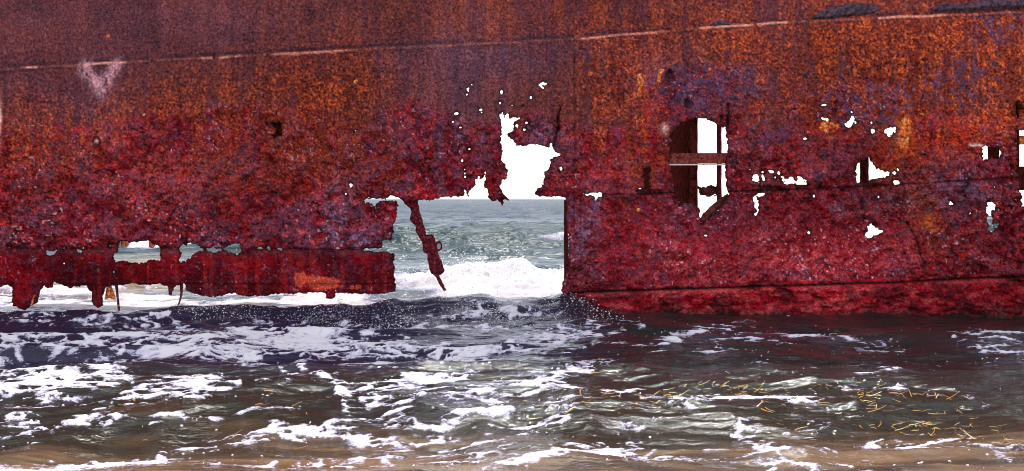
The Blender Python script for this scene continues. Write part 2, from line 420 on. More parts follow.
def relief(u, v, kind):
    r = rough_amount(u, v)
    d = 0.030*(fbm(u/90, v/90, 11, 3)-.5)
    fl, fl2 = flake_field(u, v)                      # peeled layers: terraces with small steps
    d = d + r*(0.022*(sstep(.42,.432,fl)+sstep(.50,.512,fl)+sstep(.58,.592,fl)) + 0.012*sstep(.49,.51,fl2)+ 0.010*sstep(.57,.59,fl2))
    d = d + (0.25+r)*0.022*(fbm(u/5, v/5, 31, 4, .6)-.5)*2
    f1, f2 = worley(u/9+40, v/9+40, 5)
    d = d - r*0.014*sstep(.28, .10, f1)*sstep(.5,.6,vnoise(u/30, v/30, 9))
    d = d + 0.5*r*0.012*sstep(.25,.05,worley(u/14, v/14, 8)[0])
    for a, b, w, dep in GOUGES:
        d = d - dep*np.exp(-(line_d(u + 2*(vnoise(u/4, v/4, 77)-.5), v, a, b)/w)**2)
    wu = u + 5*(fbm(u/7, v/7, 61, 3)-.5); wv = v + 5*(fbm(u/7+9, v/7, 62, 3)-.5)
    for cu, cv, ru, rv, dep in PITS: d = d - dep*sstep(.25, .6, ell(wu, wv, cu, cv, ru, rv))
    for cu, cv, ru, rv, h in BUMPS: d = d + h*ell(wu, wv, cu, cv, ru, rv)
    if kind == 'bottom':
        dl = v-seam_low_r(u)
        d = d + 0.05*(ridged(u/30, v/22, 41, 3)-.4) + 0.035*sstep(.5,.54,fbm(u/20, v/13, 45, 4)) + .03*sstep(.5, 3., dl)
        d = d + .03*(fbm(u/7, v/5, 46, 3)-.5)
    if kind == 'low':
        d = d + 0.03*(fbm(u/24, v/20, 47, 4)-.5)*2*sstep(200, 250, v)
    return d

def mixc(c, col, w):
    w = np.clip(w, 0, 1)[:, None]
    return c*(1-w) + np.array(col)[None, :]*w
def rust_colour(u, v, kind):
    n = len(u)
    wu = u + 26*(fbm(u/30, v/30, 101, 4)-.5); wv = v + 26*(fbm(u/30+7, v/30, 103, 4)-.5)
    r = rough_amount(u, v)
    g1 = vnoise(u/1.25, v/1.25, 111); g2 = vnoise(u/1.9+5, v/1.9, 112); g = .5*g1+.5*g2   # grain
    m1 = fbm(u/9, v/9, 121, 4, .65); m2 = fbm(u/4.4+4, v/4.4, 127, 3, .7); m3 = fbm(u/36, v/36, 131, 4, .6)
    st = fbm(u/7, v/70, 141, 4, .6)                   # rust runs
    CR=(.350,.010,.017); MA=(.100,.007,.016); SL=(.080,.055,.092); PK=(.50,.085,.085); OR=(.33,.058,.020); BO=(.60,.15,.04)
    UB=(.132,.043,.047); DK=(.020,.010,.013); LA=(.36,.27,.42); RD=(.36,.022,.014)
    c = np.tile(np.array(UB), (n, 1))
    c = mixc(c, (.22,.062,.036), sstep(.40,.62,st)*.5*(.35+.65*sstep(150,420,u)))
    c = mixc(c, (.050,.022,.030), sstep(.52,.68,m3)*.45)
    # lower plating: crimson, maroon, slate and pink flecks
    low = sstep(.15, .6, r)
    t1, t2 = flake_field(u, v)
    c2 = np.tile(np.array(CR), (n, 1))
    c2 = mixc(c2, RD, sstep(.45,.62,st)*.5)
    c2 = mixc(c2, (.17,.034,.020), sstep(.48,.62,fbm(wu/42, wv/34, 223, 4))*.6)
    c2 = mixc(c2, (.045,.014,.020), sstep(.52,.64,fbm(wu/38+7, wv/50, 225, 4))*.6)
    c2 = mixc(c2, (.42,.050,.018), sstep(.56,.66,fbm(wu/26+3, wv/34, 227, 4))*.5)
    c2 = mixc(c2, MA, sstep(.432,.418,t1)*.85)                 # bared, dark underlayer
    c2 = mixc(c2, PK, sstep(.50,.512,t1)*(.10+.38*sstep(.42,.6,m1)))
    c2 = mixc(c2, SL, sstep(.595,.607,t1)*.8)                   # old outer crust, slate
    c2 = mixc(c2, CR, sstep(.49,.51,t2)*.45)
    c2 = mixc(c2, MA, sstep(.44,.42,t2)*.6)
    c2 = mixc(c2, SL, sstep(.57,.59,t2)*.38)
    c2 = mixc(c2, PK, sstep(.60, .72, fbm(u/4.5+8, v/4, 137, 3, .6))*.6)
    c2 = mixc(c2, DK, sstep(.60, .72, fbm(u/3.2+2, v/3.2+6, 139, 3, .7))*.9)
    rim = np.maximum.reduce([sstep(.016,.004,np.abs(t1-.415)), sstep(.015,.004,np.abs(t1-.496)), sstep(.015,.004,np.abs(t1-.577)), .7*sstep(.022,.006,np.abs(t2-.485)), .7*sstep(.02,.006,np.abs(t2-.566))])
    c2 = mixc(c2, DK, rim*.75*sstep(.3,.55,fbm(u/10, v/10, 138, 3)))   # shadow under the lifted edges, painted as dark contour lines
    lz = np.clip(ell(u+.4*(wu-u),wv,459,115,5,45)+ell(u+.4*(wu-u),wv,480,105,5,42)+.8*ell(u+.4*(wu-u),wv,472,90,4,20)+.7*ell(wu,wv,340,205,10,50)+.8*ell(wu,wv,358,240,14,14)+.6*ell(wu,wv,545,130,25,16)+.8*ell(wu,wv,585,240,14,40)+.4*ell(wu,wv,670,230,20,40)+.4*ell(wu,wv,890,200,60,10)+.6*ell(u+.4*(wu-u),wv,440,165,4,30)+.5*ell(wu,wv,950,180,30,40), 0, 1)
    c2 = mixc(c2, SL, lz*.6*sstep(.3,.6,m1))
    c2 = mixc(c2, LA, lz*sstep(.50,.62,m2)*.6)
    smooth = np.where(u < 396, sstep(242, 258, v+14*(m1-.5)), 0.0)
    sm = np.tile(np.array((.20,.005,.011)), (n, 1)); sm = mixc(sm, (.09,.005,.009), sstep(.42,.60,m3)); sm = mixc(sm, (.30,.02,.018), sstep(.52,.66,st)*.6); sm = mixc(sm, DK, sstep(.58,.7,m2)*.5)
    sm = mixc(sm, (.10,.05,.09), sstep(.66,.74,m1)*.4)
    c2 = c2*(1-.92*smooth[:, None]) + sm*(.92*smooth[:, None])
    low = np.maximum(low, smooth)
    hot = np.clip(ell(wu,wv,690,250,110,40)+.8*ell(wu,wv,850,250,90,30)+.6*ell(wu,wv,620,160,40,40), 0, 1)*(u > 566)
    c2 = mixc(c2, (.40,.028,.042), hot*.5)
    pk2 = np.clip(ell(wu,wv,680,265,60,25)+ell(wu,wv,790,255,50,30)+.9*ell(wu,wv,770,165,60,25)+.7*ell(wu,wv,320,140,70,30)+.6*ell(wu,wv,180,180,80,40)+.9*ell(wu,wv,900,255,70,20), 0, 1)
    c2 = mixc(c2, PK, pk2*sstep(.48,.62,m2)*.7)
    c = c*(1-low[:, None]) + c2*low[:, None]
    s1_ = seam1(u)
    # orange fields
    of = np.clip(.75*ell(wu,wv,320,80,70,44)+.5*ell(wu,wv,190,100,60,26)+.38*ell(wu,wv,60,150,60,30)+.35*ell(wu,wv,340,150,60,30)+.28*ell(wu,wv,90,118,90,22)+.30*ell(wu,wv,620,20,190,30)+1.0*ell(wu,wv,615,90,42,60)+.5*ell(wu,wv,640,150,30,40)+.9*ell(wu,wv,860,70,140,42)
        +.7*ell(wu,wv,990,60,70,55)+.8*ell(wu,wv,960,120,50,26)+.9*ell(wu,wv,900,110,22,50)+.7*ell(wu,wv,832,125,22,14)+.35*ell(wu,wv,250,150,90,40)+.3*ell(wu,wv,30,120,50,40)+.35*ell(wu,wv,900,10,200,30)+.5*ell(wu,wv,925,215,14,24)+.5*ell(wu,wv,905,160,30,30)
        + .6*ell(wu,wv,752,70,30,50), 0, 1)
    of = of*np.where((u > 400) & (u < 577) & (v > s1_), .35, 1)*np.where(u > 577, 1-.75*np.clip(ell(wu,wv,700,98,38,34)*1.4,0,1), 1)
    of = of*sstep(.36,.58,.65*st+.35*m3+.05)*np.where(kind == 'top', .75, 1)
    og = np.clip(of*1.5*sstep(.18,.60,g*.75+.25*m2), 0, 1)
    c = mixc(c, OR, og*.85)
    c = mixc(c, BO, og*sstep(.58,.75,g)*.55)
    c = mixc(c, (.10,.026,.026), of*sstep(.50,.60,m1)*.65)
    c = mixc(c, (.13,.022,.020), of*sstep(.50,.60,fbm(u/5+2, v/90, 145, 3, .6))*.55)
    c = mixc(c, DK, of*sstep(.40,.24,g)*.5)
    c = mixc(c, RD, np.clip(ell(wu,wv,648,130,8,50)+ell(wu,wv,832,130,20,10)+.8*ell(wu,wv,955,130,40,20)+.6*ell(wu,wv,870,150,60,18),0,1)*sstep(.35,.6,m2)*.8)
    c = mixc(c, BO, np.clip(ell(wu,wv,902,125,7,20)+.8*ell(wu,wv,898,140,6,8)+.5*ell(wu,wv,640,88,4,10)+.6*ell(wu,wv,923,222,4,8), 0, 1)*sstep(.3,.5,m1)*.9)
    ob = np.clip(ell(u,v,300,279,9,10)+ell(u,v,317,282,9,9)+ell(u,v,333,283,14,7)+.8*ell(u,v,357,287,8,4)+.5*ell(u,v,305,255,6,3), 0, 1)
    c = mixc(c, (.56,.085,.045), sstep(.42,.56,ob*(.35+fbm(u/3.2, v/6, 151, 4, .65)))*.85)
    # slate purple bloom on sound plating
    pb = np.clip(.8*ell(wu,wv,490,55,110,20)+.6*ell(wu,wv,60,90,70,30)+.4*ell(wu,wv,150,25,200,40)+.7*ell(wu,wv,700,85,60,25)+.5*ell(wu,wv,470,100,60,40), 0, 1)
    c = mixc(c, (.085,.05,.085), pb*.6*sstep(.3,.6,m3+.15))
    fl = sstep(.60,.66,fbm(u/6+31, v/6, 161, 4, .6))*(.35+.65*r)
    c = mixc(c, SL, fl*.4)
    sc = sstep(.2,.6,np.clip(ell(wu,wv,890,105,18,20)+ell(wu,wv,845,100,22,22)+ell(wu,wv,960,80,50,30)*.6+ell(wu,wv,1000,25,40,16)*.8+ell(wu,wv,700,85,50,22)+ell(wu,wv,770,130,40,20)*.5,0,1)*sstep(.45,.62,m2)*1.3)
    c = mixc(c, (.085,.06,.125), sc*.65)
    # scale at the lap joint; a shadow line is painted above it
    s1 = seam1(u)
    dd = v-s1
    edge = np.exp(-((dd-1.2)/1.3)**2)
    seg = np.clip(sstep(78,84,u)*sstep(130,124,u)+sstep(198,204,u)*sstep(244,238,u)*.9+sstep(262,268,u)*sstep(352,346,u)*.8+sstep(578,584,u)*sstep(664,655,u)*.7+sstep(695,704,u)*sstep(806,795,u)*.9+sstep(873,880,u)*sstep(948,940,u)*1.2+sstep(25,28,u)*sstep(40,36,u)*.9+.14,0,1)
    c = mixc(c, (.72,.30,.22), edge*seg*sstep(.25,.5,fbm(u/9, u*0+2, 171, 3)+.1)*.9)
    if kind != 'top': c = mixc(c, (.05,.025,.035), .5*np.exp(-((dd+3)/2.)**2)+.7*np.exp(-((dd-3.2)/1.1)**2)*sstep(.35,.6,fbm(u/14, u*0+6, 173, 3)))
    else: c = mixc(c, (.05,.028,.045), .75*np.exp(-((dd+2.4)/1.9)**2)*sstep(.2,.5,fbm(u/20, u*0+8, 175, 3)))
    pw = u+5*(fbm(u/6,v/9,182,3)-.5)
    pv = np.clip(.8*ell(pw,v,84,70,6,7)+np.exp(-(line_d(pw,v,(88,66),(101,88))/5.5)**2)+np.exp(-(line_d(pw,v,(119,64),(104,86))/5.5)**2)+.6*ell(pw,v,101,90,5,10), 0, 1)*sstep(.25,.62,fbm(u/4,v/5,181,4,.6)+.04)
    c = mixc(c, (.58,.32,.36), pv*.75)
    pt_ = np.clip(.9*ell(u,v,664,129,3.2,4.5)+.9*ell(u,v,101,142,3,2.2)+.9*ell(u,v,1,122,2,16)+np.exp(-(line_d(u,v,(678,201),(690,202.5))/1.3)**2)+np.exp(-(line_d(u,v,(690,203),(710,212))/1.1)**2)+.9*np.exp(-(line_d(u,v,(968,145),(979,145.5))/1.1)**2), 0, 1)
    c = mixc(c, (.80,.55,.50), pt_*.9)  # pale marks, among them the lit torn edge below the window, painted in
    sp = sstep(.86,.92,vnoise(u/2.1, v/2.1, 191))*sstep(.52,.62,fbm(u/30,v/30,193,3))*r
    c = mixc(c, (.70,.40,.45), sp*.6)
    for a, b, w, dep in GOUGES: c = mixc(c, DK, .85*np.exp(-(line_d(u, v, a, b)/w)**2))
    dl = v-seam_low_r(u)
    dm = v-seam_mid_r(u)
    c = mixc(c, DK, .8*np.exp(-((dm+.2)/1.2)**2)*(u > 600)*sstep(.3,.5,fbm(u/18, u*0+4, 215, 3)))  # shade under the upper plate's overhang, painted as a dark line
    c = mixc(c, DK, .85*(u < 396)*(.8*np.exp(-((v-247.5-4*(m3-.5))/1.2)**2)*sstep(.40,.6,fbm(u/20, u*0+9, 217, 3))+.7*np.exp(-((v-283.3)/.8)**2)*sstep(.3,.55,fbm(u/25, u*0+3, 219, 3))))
    if kind == 'bottom':
        c = c*.3 + .7*np.array((.33,.007,.015))[None, :]
        c = mixc(c, PK, sstep(.52,.64,fbm(u/12+1, v/6, 201, 4, .65))*.55)
        c = mixc(c, DK, sstep(.50,.62,fbm(u/16+1, v/14+5, 203, 4, .65))*.6)
        c = mixc(c, (.05,.035,.03), sstep(306,320,v+10*(m1-.5)))
        c = mixc(c, (.10,.05,.09), .6*sstep(640,590,u)*sstep(.45,.6,m2))
        c = mixc(c, PK, .55*np.exp(-((dl-3.5)/2.2)**2)*sstep(.4,.6,fbm(u/30, u*0, 205, 3)))  # sky-lit ledge below the low seam, painted pink
    if u.max() > 600: c = mixc(c, (.012,.006,.008), np.exp(-((dl-.3)/1.5)**2)*(u > 566)*(kind in ('low','bottom')))  # dark line painted along the low seam for the missing overhang shade
    c = mixc(c, DK, .5*(kind == 'mid')*np.exp(-((u-574.5-3*(m3-.5))/1.1)**2)*sstep(36, 42, v)*sstep(.25,.5,fbm(u*0+1, v/20, 221, 3)))
    # overall grain
    tone = (.62+.76*fbm(u/120, v/70, 211, 3))*(.80+.40*fbm(u/6, v/110, 213, 3, .6))     # broad stains and runs
    gr = .45+1.1*g; gr = gr*(1-low)+(.66+.68*g)*low
    c = np.power(c, 1.10)*(gr*1.42*tone)[:, None]
    return np.clip(c, .004, .9)

# ------------------------------------------------------------------ hull plates
wreck = bpy.data.objects.new('shipwreck', None)
COL.objects.link(wreck)
wreck.location = (0, HULL_Y, 0)
wreck['label'] = 'rusted red hull side of a wrecked ship, torn open above the surf'
wreck['category'] = 'shipwreck'
bpy.context.view_layer.update()

def hole_field(U, V, us, vs):
    phi = np.full(U.shape, 60.0)
    def apply(P, jag):
        nonlocal phi
        P = np.asarray(P, float)
        a0, b0 = P.min(0)-8; a1, b1 = P.max(0)+8
        i0, i1 = np.searchsorted(us, (a0, a1)); j0, j1 = np.searchsorted(vs, (b0, b1))
        if i1 <= i0 or j1 <= j0: return
        u = U[j0:j1, i0:i1]; v = V[j0:j1, i0:i1]
        s = -seg_sd(P, u, v)
        s = s + jag*((vnoise(u/1.5, v/1.5, 303)-.5)*1.5 + (ridged(u/3.4, v/3.4, 301, 2)-.6)*2.4 + (vnoise(u/5, v/5, 302)-.5)*1.8)
        phi[j0:j1, i0:i1] = np.minimum(phi[j0:j1, i0:i1], s)
    apply(DOOR, 1.0); apply(BELOW, .8)
    for h in HOLES: apply(h, 1.1)
    for cu, cv, ru, rv in DOTS:
        if ru < .1: continue
        k = 9
        apply([(cu+(ru-.15)*math.cos(2*math.pi*i/k)*(.8+.4*rs.rand()), cv+(rv-.15)*math.sin(2*math.pi*i/k)*(.6+.7*rs.rand())) for i in range(k)], .55)
    return phi

def plate(name, u0, u1, v0, v1, top, bot, off, kind, label=None, step=.89, thick=.022, wav=0.8):
    us = np.arange(u0-2, u1+2+step, step); vs = np.arange(v0-2, v1+2+step, step)
    U, V = np.meshgrid(us, vs)
    e = wav*(fbm(U/6, V/6, 311, 3)-.5)*2
    sd_ = np.minimum(np.minimum(U-u0, u1-U), np.minimum(V-top(U), bot(U)-V)) + e
    sd_[0,:] = -1; sd_[-1,:] = -1; sd_[:,0] = -1; sd_[:,-1] = -1
    hp = hole_field(U, V, us, vs)
    phi = np.minimum(sd_, hp)
    uv, quads, polys, edges = march(phi, us, vs)
    u = uv[:,0]; v = uv[:,1]
    d = relief(u, v, kind)
    co = np.stack([(u-512)*S, HULL_Y-off-d, EYE+(199-v)*S], 1)
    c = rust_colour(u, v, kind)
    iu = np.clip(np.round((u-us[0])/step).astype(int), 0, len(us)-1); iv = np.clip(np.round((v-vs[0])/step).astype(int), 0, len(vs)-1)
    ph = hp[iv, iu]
    c = mixc(c, (.022,.010,.014), .8*np.exp(-(np.maximum(ph, 0)/1.5)**2))      # torn edges: a thin dark line around each opening
    # rim: the plate's edge, going back by its thickness
    E = np.array(edges, np.int64)
    bi = np.unique(E); mp = np.full(len(uv), -1, np.int64); mp[bi] = np.arange(len(bi))
    n = len(co)
    th = thick*(.7+.8*vnoise(u[bi]/5, v[bi]/5, 321))
    front = co[bi].copy(); back = co[bi].copy(); back[:,1] += th
    co = np.concatenate([co, front, back])
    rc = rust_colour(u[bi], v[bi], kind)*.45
    c = np.concatenate([c, rc, rc])
    rim = np.stack([n+mp[E[:,0]], n+len(bi)+mp[E[:,0]], n+len(bi)+mp[E[:,1]], n+mp[E[:,1]]], 1)
    allq = np.concatenate([quads, rim])
    me = mesh_np(name, co, allq, polys)
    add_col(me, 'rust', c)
    z = co[:,2]
    add_val(me, 'wet', sstep(.75, .15, z))
    return link(name, me, M_PLATE, wreck, label)
K = lambda k: (lambda u: u*0+k)
plate('hull_plate', -165, 577, -32, 86, K(-32), lambda u: seam1(u)+7, .0, 'top', 'dull purple brown upper plate')
plate('hull_plate', 571, 1195, -32, 48, K(-32), lambda u: seam1(u)+7, .006, 'top', 'orange brown upper plate')
plate('hull_plate', -165, 580, 38, 248, seam1, lambda u: pl(u, [(-170,246),(200,247),(396,249),(397,260),(600,260)]), .030, 'mid', 'broad crimson plate with a row of torn holes')
plate('hull_plate', 574, 1195, 0, 200, seam1, seam_mid_r, .040, 'mid', 'orange rusted plate pierced by many holes')
plate('hull_plate', -165, 396, 238, 284, K(238), lambda u: u*0+283+0.6*np.sin(u/40), .018, 'mid', 'smooth dark crimson lower plate')
plate('hull_plate', -165, 396, 278, 312, K(278), K(312), .004, 'mid', 'ragged bottom strip with hanging tongues')
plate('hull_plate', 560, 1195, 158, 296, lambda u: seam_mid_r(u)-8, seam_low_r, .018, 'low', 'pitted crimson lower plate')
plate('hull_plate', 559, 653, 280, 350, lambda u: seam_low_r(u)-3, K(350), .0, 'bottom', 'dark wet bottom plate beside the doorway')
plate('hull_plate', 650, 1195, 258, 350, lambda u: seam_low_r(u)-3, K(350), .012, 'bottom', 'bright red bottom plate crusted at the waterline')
# the hull goes on above what the picture shows
def upper_hull():
    us = np.linspace(-165, 1195, 171); vs = np.linspace(-335, -30, 40)
    U, V = np.meshgrid(us, vs); u = U.ravel(); v = V.ravel()
    co = np.stack([(u-512)*S, HULL_Y-relief(u, v, 'top')+.003, EYE+(199-v)*S], 1)
    nu = len(us); i = np.arange((len(vs)-1)*nu).reshape(-1, nu)[:, :-1].ravel()
    me = mesh_np('hull_plate', co, np.stack([i, i+nu, i+nu+1, i+1], 1))
    add_col(me, 'rust', rust_colour(u, v, 'top')); add_val(me, 'wet', u*0)
    link('hull_plate', me, M_PLATE, wreck)
upper_hull()

# ------------------------------------------------------------------ ribs, stringers and scraps behind the plating
def rough_box(name, x0, x1, y0, y1, z0, z1, mat, amp=.008, step=.05, label=None, parent=wreck, ragged=0.0):
    """box with worn faces, subdivided so that its edges waver"""
    import bmesh
    bm = bmesh.new()
    nx = max(1, min(40, int((x1-x0)/step))); ny = max(1, min(40, int((y1-y0)/step))); nz = max(1, min(60, int((z1-z0)/step)))
    idx = {}
    def vert(i, j, k):
        if (i, j, k) not in idx:
            x = x0+(x1-x0)*i/nx; y = y0+(y1-y0)*j/ny; z = z0+(z1-z0)*k/nz
            a = np.array([x*9+3*y, z*9+2*y]); b = np.array([z*9+5*x, y*9+4*x])
            dx = float(fbm(a[:1], a[1:], 401, 3)[0]-.5)*2*amp; dy = float(fbm(b[:1], b[1:], 402, 3)[0]-.5)*2*amp
            dz = 0
            if ragged and k in (0,): dz = ragged*float(fbm(np.array([x*12]), np.array([y*12+z]), 404, 3)[0])
            idx[(i,j,k)] = bm.verts.new((x+dx, y+dy, z+dz))
        return idx[(i,j,k)]
    for i in range(nx):
        for j in range(ny):
            bm.faces.new([vert(i,j,0),vert(i,j+1,0),vert(i+1,j+1,0),vert(i+1,j,0)])
            bm.faces.new([vert(i,j,nz),vert(i+1,j,nz),vert(i+1,j+1,nz),vert(i,j+1,nz)])
    for i in range(nx):
        for k in range(nz):
            bm.faces.new([vert(i,0,k),vert(i+1,0,k),vert(i+1,0,k+1),vert(i,0,k+1)])
            bm.faces.new([vert(i,ny,k),vert(i,ny,k+1),vert(i+1,ny,k+1),vert(i+1,ny,k)])
    for j in range(ny):
        for k in range(nz):
            bm.faces.new([vert(0,j,k),vert(0,j,k+1),vert(0,j+1,k+1),vert(0,j+1,k)])
            bm.faces.new([vert(nx,j,k),vert(nx,j+1,k),vert(nx,j+1,k+1),vert(nx,j,k+1)])
    me = bpy.data.meshes.new(name); bm.to_mesh(me); bm.free()
    return link(name, me, mat, parent, label)
def X(u): return (u-512)*S
def Z(v): return EYE+(199-v)*S
HB = HULL_Y+.045
def rib(u, depth, v0, v1, mat=M_WEB, flange=.0, side=1, label=None, ragged=0.0, name='rib', t=.022):
    o = rough_box(name, X(u)-t/2, X(u)+t/2, HB, HB+depth, Z(v1), Z(v0), mat, .006, .05, label, wreck, ragged)
    if flange:
        x0, x1 = (X(u)-flange, X(u)-t/2-.001) if side < 0 else (X(u)+t/2+.001, X(u)+flange)
        f = rough_box('flange', x0, x1, HB+.01, HB+.03, Z(v1)+.01, Z(v0)-.01, mat, .005, .05, None, o, 0)
    return o
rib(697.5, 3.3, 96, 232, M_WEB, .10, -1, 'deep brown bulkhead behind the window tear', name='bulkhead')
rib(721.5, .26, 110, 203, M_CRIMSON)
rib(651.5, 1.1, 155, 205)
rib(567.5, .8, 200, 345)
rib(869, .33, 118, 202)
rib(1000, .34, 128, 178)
rib(1020, .30, 96, 225)
rib(120.5, .26, 222, 249.5, M_ORANGE, label='short broken rib with an orange edge', ragged=.08)
rib(148.5, .32, 222, 250, M_ORANGE, ragged=.08, label='short broken rib with an orange edge')
rib(182.5, .28, 222, 247.5, ragged=.08)
rib(216.5, .24, 222, 248.5, ragged=.08)
rib(-60, .3, 210, 300); rib(1100, .4, 60, 330)
rough_box('stringer', X(660), X(735), HULL_Y-.01, HULL_Y+.042, Z(163.6), Z(153), M_BAR, .008, .05, 'bar crossing the window tear').rotation_euler = (0, 0, 0)
rough_box('flange', X(660), X(735), HULL_Y-.02, HULL_Y+.042, Z(165.3), Z(164), M_PALE, .004, .05, 'strip under the crossing bar, coloured pale as a lit edge')  # this flange stands in for the bar's lit lower edge, put in as pale colour
rough_box('stringer', X(742), X(902), HB, HB+.14, Z(192), Z(184.5), M_RIB, .006, .06)
rough_box('stringer', X(605), X(660), HB, HB+.14, Z(197), Z(189), M_RIB, .006, .06)
rough_box('stringer', X(1008), X(1090), HB+.035, HB+.12, Z(144), Z(135.5), M_ORANGE, .006, .05, 'orange bar crossing the torn opening at the edge')
rough_box('backing_plate', X(255), X(300), HB+.22, HB+.24, Z(152), Z(100), M_RIB, .006, .08)
rough_box('backing_plate', X(38), X(66), HB+.3, HB+.32, Z(249.5), Z(238), M_RIB, .006, .08)
rough_box('backing_plate', X(1008), X(1045), HB+.2, HB+.22, Z(128), Z(96), M_RIB, .006, .08)

rough_box('shade_deck', X(-165), X(1195), HULL_Y+.06, HULL_Y+3.1, Z(22), Z(14), M_RIB, .01, .3)  # unseen deck, added to keep the sun off the ribs
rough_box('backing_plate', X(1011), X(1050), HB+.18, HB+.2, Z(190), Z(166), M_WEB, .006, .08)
def cutout(name, P, d, thick, mat, label=None, parent=wreck, step=.6, jag=.5, bulge=.02):
    P = np.asarray(P, float)
    us = np.arange(P[:,0].min()-3, P[:,0].max()+3, step); vs = np.arange(P[:,1].min()-3, P[:,1].max()+3, step)
    U, V = np.meshgrid(us, vs)
    phi = seg_sd(P, U, V) + jag*(vnoise(U/2, V/2, 331)-.5)*2
    uv, quads, polys, edges = march(phi, us, vs)
    u = uv[:,0]; v = uv[:,1]
    dep = np.clip(seg_sd(P, u, v), 0, 3)/3
    rel = bulge*dep + .02*(fbm(u/3, v/3, 335, 3)-.5)
    n = len(uv)
    f = np.stack([(u-512)*S, HULL_Y+d-rel, EYE+(199-v)*S], 1); b = f.copy(); b[:,1] = HULL_Y+d+thick+rel
    E = np.array(edges, np.int64)
    rim = np.stack([E[:,0], n+E[:,0], n+E[:,1], E[:,1]], 1)
    me = mesh_np(name, np.concatenate([f, b]), np.concatenate([quads, quads[:, ::-1]+n, rim]), polys + [[i+n for i in p[::-1]] for p in polys])
    return link(name, me, mat, parent, label)
q = lambda L: [(380+x/3.92, 180+y/3.92) for x, y in L]
hang = cutout('bent_frame', q([(84,70),(95,92),(118,110),(122,130),(116,150),(122,166),(138,178),(140,205),(165,245),(168,280),(184,292),(190,340),(198,364),(212,372),(235,415),(250,436),(258,433),(238,392),(230,374),
   (244,370),(251,355),(244,328),(228,295),(222,262),(212,225),(203,214),(180,216),(166,165),(155,130),(146,78),(140,66)]), .03, .07, M_CRIMSON, 'bent strip of framing dangling in the doorway')
def torus(name, cu, cv, d, r, t, mat, parent):
    vs=[]; fs=[]; A=20; B=8
    for i in range(A):
        a=2*math.pi*i/A
        for j in range(B):
            b=2*math.pi*j/B; rr=r+t*math.cos(b)
            vs.append((X(cu)+.7*rr*math.cos(a), HULL_Y+d+t*math.sin(b), Z(cv)+rr*math.sin(a)))
            fs.append((i*B+j, i*B+(j+1)%B, ((i+1)%A)*B+(j+1)%B, ((i+1)%A)*B+j))
    return link(name, mesh_np(name, vs, fs), mat, parent)
torus('ring', 438.5, 246.3, .05, .058, .017, M_CRIMSON, hang)
cutout('gusset', [(104,300),(105,294),(106,288),(110,286),(113,293),(114.5,300),(108,298)], .02, .03, M_ORANGE, 'bright orange gusset under the hull edge', jag=.3)
cutout('hanging_rod', [(114,284),(116.5,284),(117.5,300),(119,312),(117.5,313),(116,300)], .03, .03, M_RIB, jag=.3)
cutout('hanging_rod', [(178.5,283),(182,283),(181.5,295),(179,303),(177,308.5),(176,307.5),(178.5,300),(179.5,292)], .03, .03, M_RIB, jag=.3)
cutout('hanging_rod', [(31.5,305),(33,299),(35,294),(36.5,295),(34.5,300),(33,306)], -.03, .02, M_ORANGE, jag=.2)
cutout('plate_scrap', [(702,187),(708,187.5),(714,186),(722,185),(725,188),(724,194),(720,195),(716,197),(709,195.5),(704,195)], .35, .05, M_RIB, 'dark crumbling scrap behind the window tear', jag=1.6, step=.5)
cutout('torn_flap', [(701,218),(704,213),(712,206),(722,197),(728,194),(727,201),(716,213),(706,224),(702,224)], .03, .03, M_RIB, jag=.5)

M_SLATE = rust_simple('slate_scale', [(0.3, (0.03,0.018,0.025)), (0.5, (0.075,0.045,0.065)), (0.65, (0.12,0.085,0.13)), (0.8, (0.25,0.07,0.05))], 16)
cutout('peeled_flake', [(808,21),(813,15),(822,9),(836,6),(850,2.5),(868,3),(880,5),(881,10),(874,15),(852,17),(836,19),(820,20.5)], .0, .01, M_SLATE, 'dark slate blister peeling above the lap joint', jag=.9, bulge=.05)
cutout('peeled_flake', [(928,9),(937,6),(943,2),(960,4),(975,1),(990,-2),(1050,-8),(1060,4),(1020,9),(985,10.5),(955,12),(936,13)], .0, .01, M_SLATE, 'dark slate blister peeling above the lap joint', jag=.9, bulge=.06)
cutout('peeled_flake', [(706,27),(712,22),(720,19),(727,20),(733,24),(742,25),(730,27),(716,28)], .0, .01, M_SLATE, jag=.7, bulge=.04)
cutout('peeled_flake', [(636,76),(641,73),(644,80),(643,90),(640,99),(637,96),(638,86)], -.062, .01, M_ORANGE, 'curled orange flake', jag=.6, bulge=.05)
cutout('peeled_flake', [(655,84),(654,77),(657,71),(663,69),(665,71),(662,77),(661,83),(658,87)], -.062, .01, M_ORANGE, 'curled orange flake', jag=.6, bulge=.05)
cutout('peeled_flake', [(896,128),(899,114),(906,112),(910,120),(911,132),(907,144),(901,146),(897,140)], -.060, .01, M_ORANGE, 'bright orange flake on the right', jag=1.4, bulge=.03)
cutout('peeled_flake', [(817,128),(822,122),(830,121),(838,124),(839,132),(832,138),(823,138)], -.060, .01, M_ORANGE, 'bright orange flake on the right', jag=1.4, bulge=.03)
def dome(name, cu, cv, r, h, seed, mat=M_CRIMSON):
    rr = np.random.RandomState(seed); vs=[]; fs=[]; A=14; B=5
    for j in range(B):
        t = j/(B-1)
        for i in range(A):
            a = 2*math.pi*i/A; q_ = r*S*math.cos(t*math.pi/2)*(1+.12*rr.randn()*.6)+1e-4
            vs.append((X(cu)+q_*math.cos(a), 0, Z(cv)+q_*math.sin(a))); vs[-1] = (vs[-1][0], HULL_Y-OFF-h*math.sin(t*math.pi/2), vs[-1][2])
    for j in range(B-1):
        for i in range(A): fs.append((j*A+i, j*A+(i+1)%A, (j+1)*A+(i+1)%A, (j+1)*A+i))
    return link(name, mesh_np(name, vs, fs), mat, wreck)
